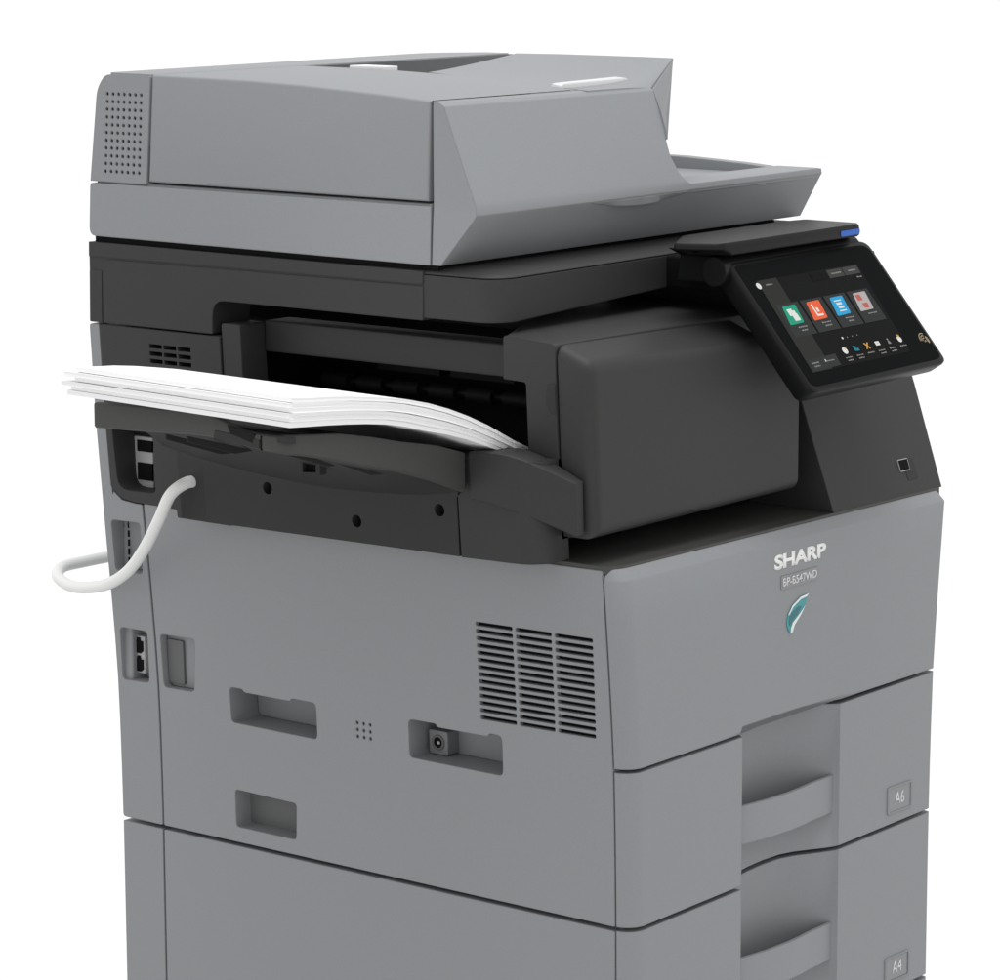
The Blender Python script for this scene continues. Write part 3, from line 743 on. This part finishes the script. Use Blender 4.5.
for k in range(NL):
    t0 = k / NL; t1 = (k + .998) / NL
    dy = [0, .003, -.0015, .0025, .0005, .002][k]; dx = [0, .0045, .001, .006, .002, .0035][k]
    bm = bmesh.new(); loops = []
    n = 9
    for j in range(n):
        s = j / (n - 1); y = Y0p + dy + (Y1p - Y0p + dx * 2) * s
        lift = .0085 * s
        up = []; dn = []
        for (xa, za), (xb, zb) in zip(prof_t, prof_b):
            f = min(1, (-.01 - xa) / .3)
            zz = za + lift * f
            zb2 = zb + lift * f
            ex = xa - dx * f - .014 * s * f
            up.append((ex, y, zz * (1 - t0) + zb2 * t0)); dn.append((ex, y, zz * (1 - t1) + zb2 * t1))
        loops.append((up, dn))
    T = bm.verts.layers.float.new('thick')
    NS = 4                                          # courses of sheets inside one layer, each a hair out of line
    rnd = random.Random(11 + k)
    off = [rnd.uniform(-.0006, .0006) for _ in range(NS + 1)]
    def course(loop, j, c):
        u_, d_ = loop; t = c / NS
        e = off[c] * (1 if j == 0 else 0)
        return [(a_[0] * (1 - t) + b_[0] * t + (off[c] if q == 0 else 0), a_[1] + e, a_[2] * (1 - t) + b_[2] * t) for q, (a_, b_) in enumerate(zip(u_, d_))]
    G_ = [[[bm.verts.new(p) for p in course(lp, j, c)] for c in range(NS + 1)] for j, lp in enumerate(loops)]
    for g in G_:
        for c in range(NS + 1):
            for v in g[c]: v[T] = c / NS
    m_ = len(G_[0][0])
    for j in range(n - 1):
        for c in (0, NS):
            for q in range(m_ - 1): bm.faces.new((G_[j][c][q], G_[j][c][q + 1], G_[j + 1][c][q + 1], G_[j + 1][c][q]))
        for c in range(NS):
            for q in (0, m_ - 1): bm.faces.new((G_[j][c][q], G_[j][c + 1][q], G_[j + 1][c + 1][q], G_[j + 1][c][q]))
    for j in (0, n - 1):
        for c in range(NS):
            for q in range(m_ - 1): bm.faces.new((G_[j][c][q], G_[j][c][q + 1], G_[j][c + 1][q + 1], G_[j][c + 1][q]))
    o = obj('paper_layer', bm, PAPER, None, 35)
    o['label'] = names[k]; o['category'] = 'paper'; o['group'] = 'fanned layers of paper on the output tray'

# ================================================================== CABLE
cab = [(-.050, .541, .4255), (-.0690, .546, .4243), (-.0815, .557, .4115), (-.0800, .575, .3840), (-.0710, .608, .3454), (-.0575, .65, .3110), (-.0450, .70, .2874), (-.0435, .75, .2788), (-.0330, .788, .2836), (-.0059, .81, .2890), (.0315, .812, .2899), (.0711, .802, .2922), (.11, .785, .2945), (.16, .745, .297), (.17, .718, .298)]
o = obj('data_cable', tube(cab, .0068, n=18), CABLE, None, 60)
o['label'] = 'thick white cable looping from under the tray round the back'; o['category'] = 'cable'

# ================================================================== CAMERA, LIGHT
cam = bpy.data.cameras.new('camera'); co = bpy.data.objects.new('camera', cam); C.objects.link(co)
yaw, pit, rol, f = .8878, .1689, -.0032, 3.5555
Fw = Vector((math.sin(yaw) * math.cos(pit), math.cos(yaw) * math.cos(pit), -math.sin(pit)))
R0 = Vector((math.cos(yaw), -math.sin(yaw), 0)); U0 = R0.cross(Fw)
R1 = R0 * math.cos(rol) + U0 * math.sin(rol); U1 = -R0 * math.sin(rol) + U0 * math.cos(rol)
co.matrix_world = Matrix(((R1.x, U1.x, -Fw.x, -2.8507), (R1.y, U1.y, -Fw.y, -2.1654), (R1.z, U1.z, -Fw.z, 1.0756), (0, 0, 0, 1)))
cam.sensor_width = 36; cam.lens = f * 36; cam.clip_end = 200; cam.clip_start = .05
bpy.context.scene.camera = co

w = bpy.data.worlds.new('World'); bpy.context.scene.world = w; w.use_nodes = True
nt = w.node_tree; bg = nt.nodes['Background']
tc = nt.nodes.new('ShaderNodeTexCoord'); sp = nt.nodes.new('ShaderNodeSeparateXYZ'); mr = nt.nodes.new('ShaderNodeMapRange')
nt.links.new(tc.outputs['Generated'], sp.inputs[0]); nt.links.new(sp.outputs['Z'], mr.inputs['Value'])
mr.inputs['From Min'].default_value = -1; mr.inputs['From Max'].default_value = 1; mr.inputs['To Min'].default_value = 0; mr.inputs['To Max'].default_value = 1
cr = nt.nodes.new('ShaderNodeValToRGB'); el = cr.color_ramp.elements       # world brightness graded by height to shape the light, no studio built
el[0].position = .12; el[0].color = (.52, .52, .52, 1)
el[1].position = .32; el[1].color = (1, 1, 1, 1)
for p_, v_ in ((.56, 1.), (.72, .78)):
    e_ = el.new(p_); e_.color = (v_, v_, v_, 1)
nt.links.new(mr.outputs['Result'], cr.inputs['Fac'])
ml = nt.nodes.new('ShaderNodeMath'); ml.operation = 'MULTIPLY'; ml.inputs[1].default_value = 1.05
nt.links.new(cr.outputs['Color'], ml.inputs[0]); nt.links.new(ml.outputs[0], bg.inputs['Strength'])
bg.inputs['Color'].default_value = (1, 1, 1, 1)
def area(name, loc, target, sx, sy, power):
    l = bpy.data.lights.new(name, 'AREA'); l.shape = 'RECTANGLE'; l.size = sx; l.size_y = sy; l.energy = power
    o = bpy.data.objects.new(name, l); C.objects.link(o); o.location = loc
    o.rotation_euler = (Vector(target) - Vector(loc)).to_track_quat('-Z', 'Y').to_euler(); return o
area('overhead_softbox', (.05, -.05, 4.8), (.25, .25, .5), 3.2, 3.2, 140)
sc_ = bpy.context.scene
sc_.view_settings.view_transform = 'Standard'; sc_.view_settings.look = 'None'; sc_.view_settings.exposure = 0; sc_.view_settings.gamma = 1
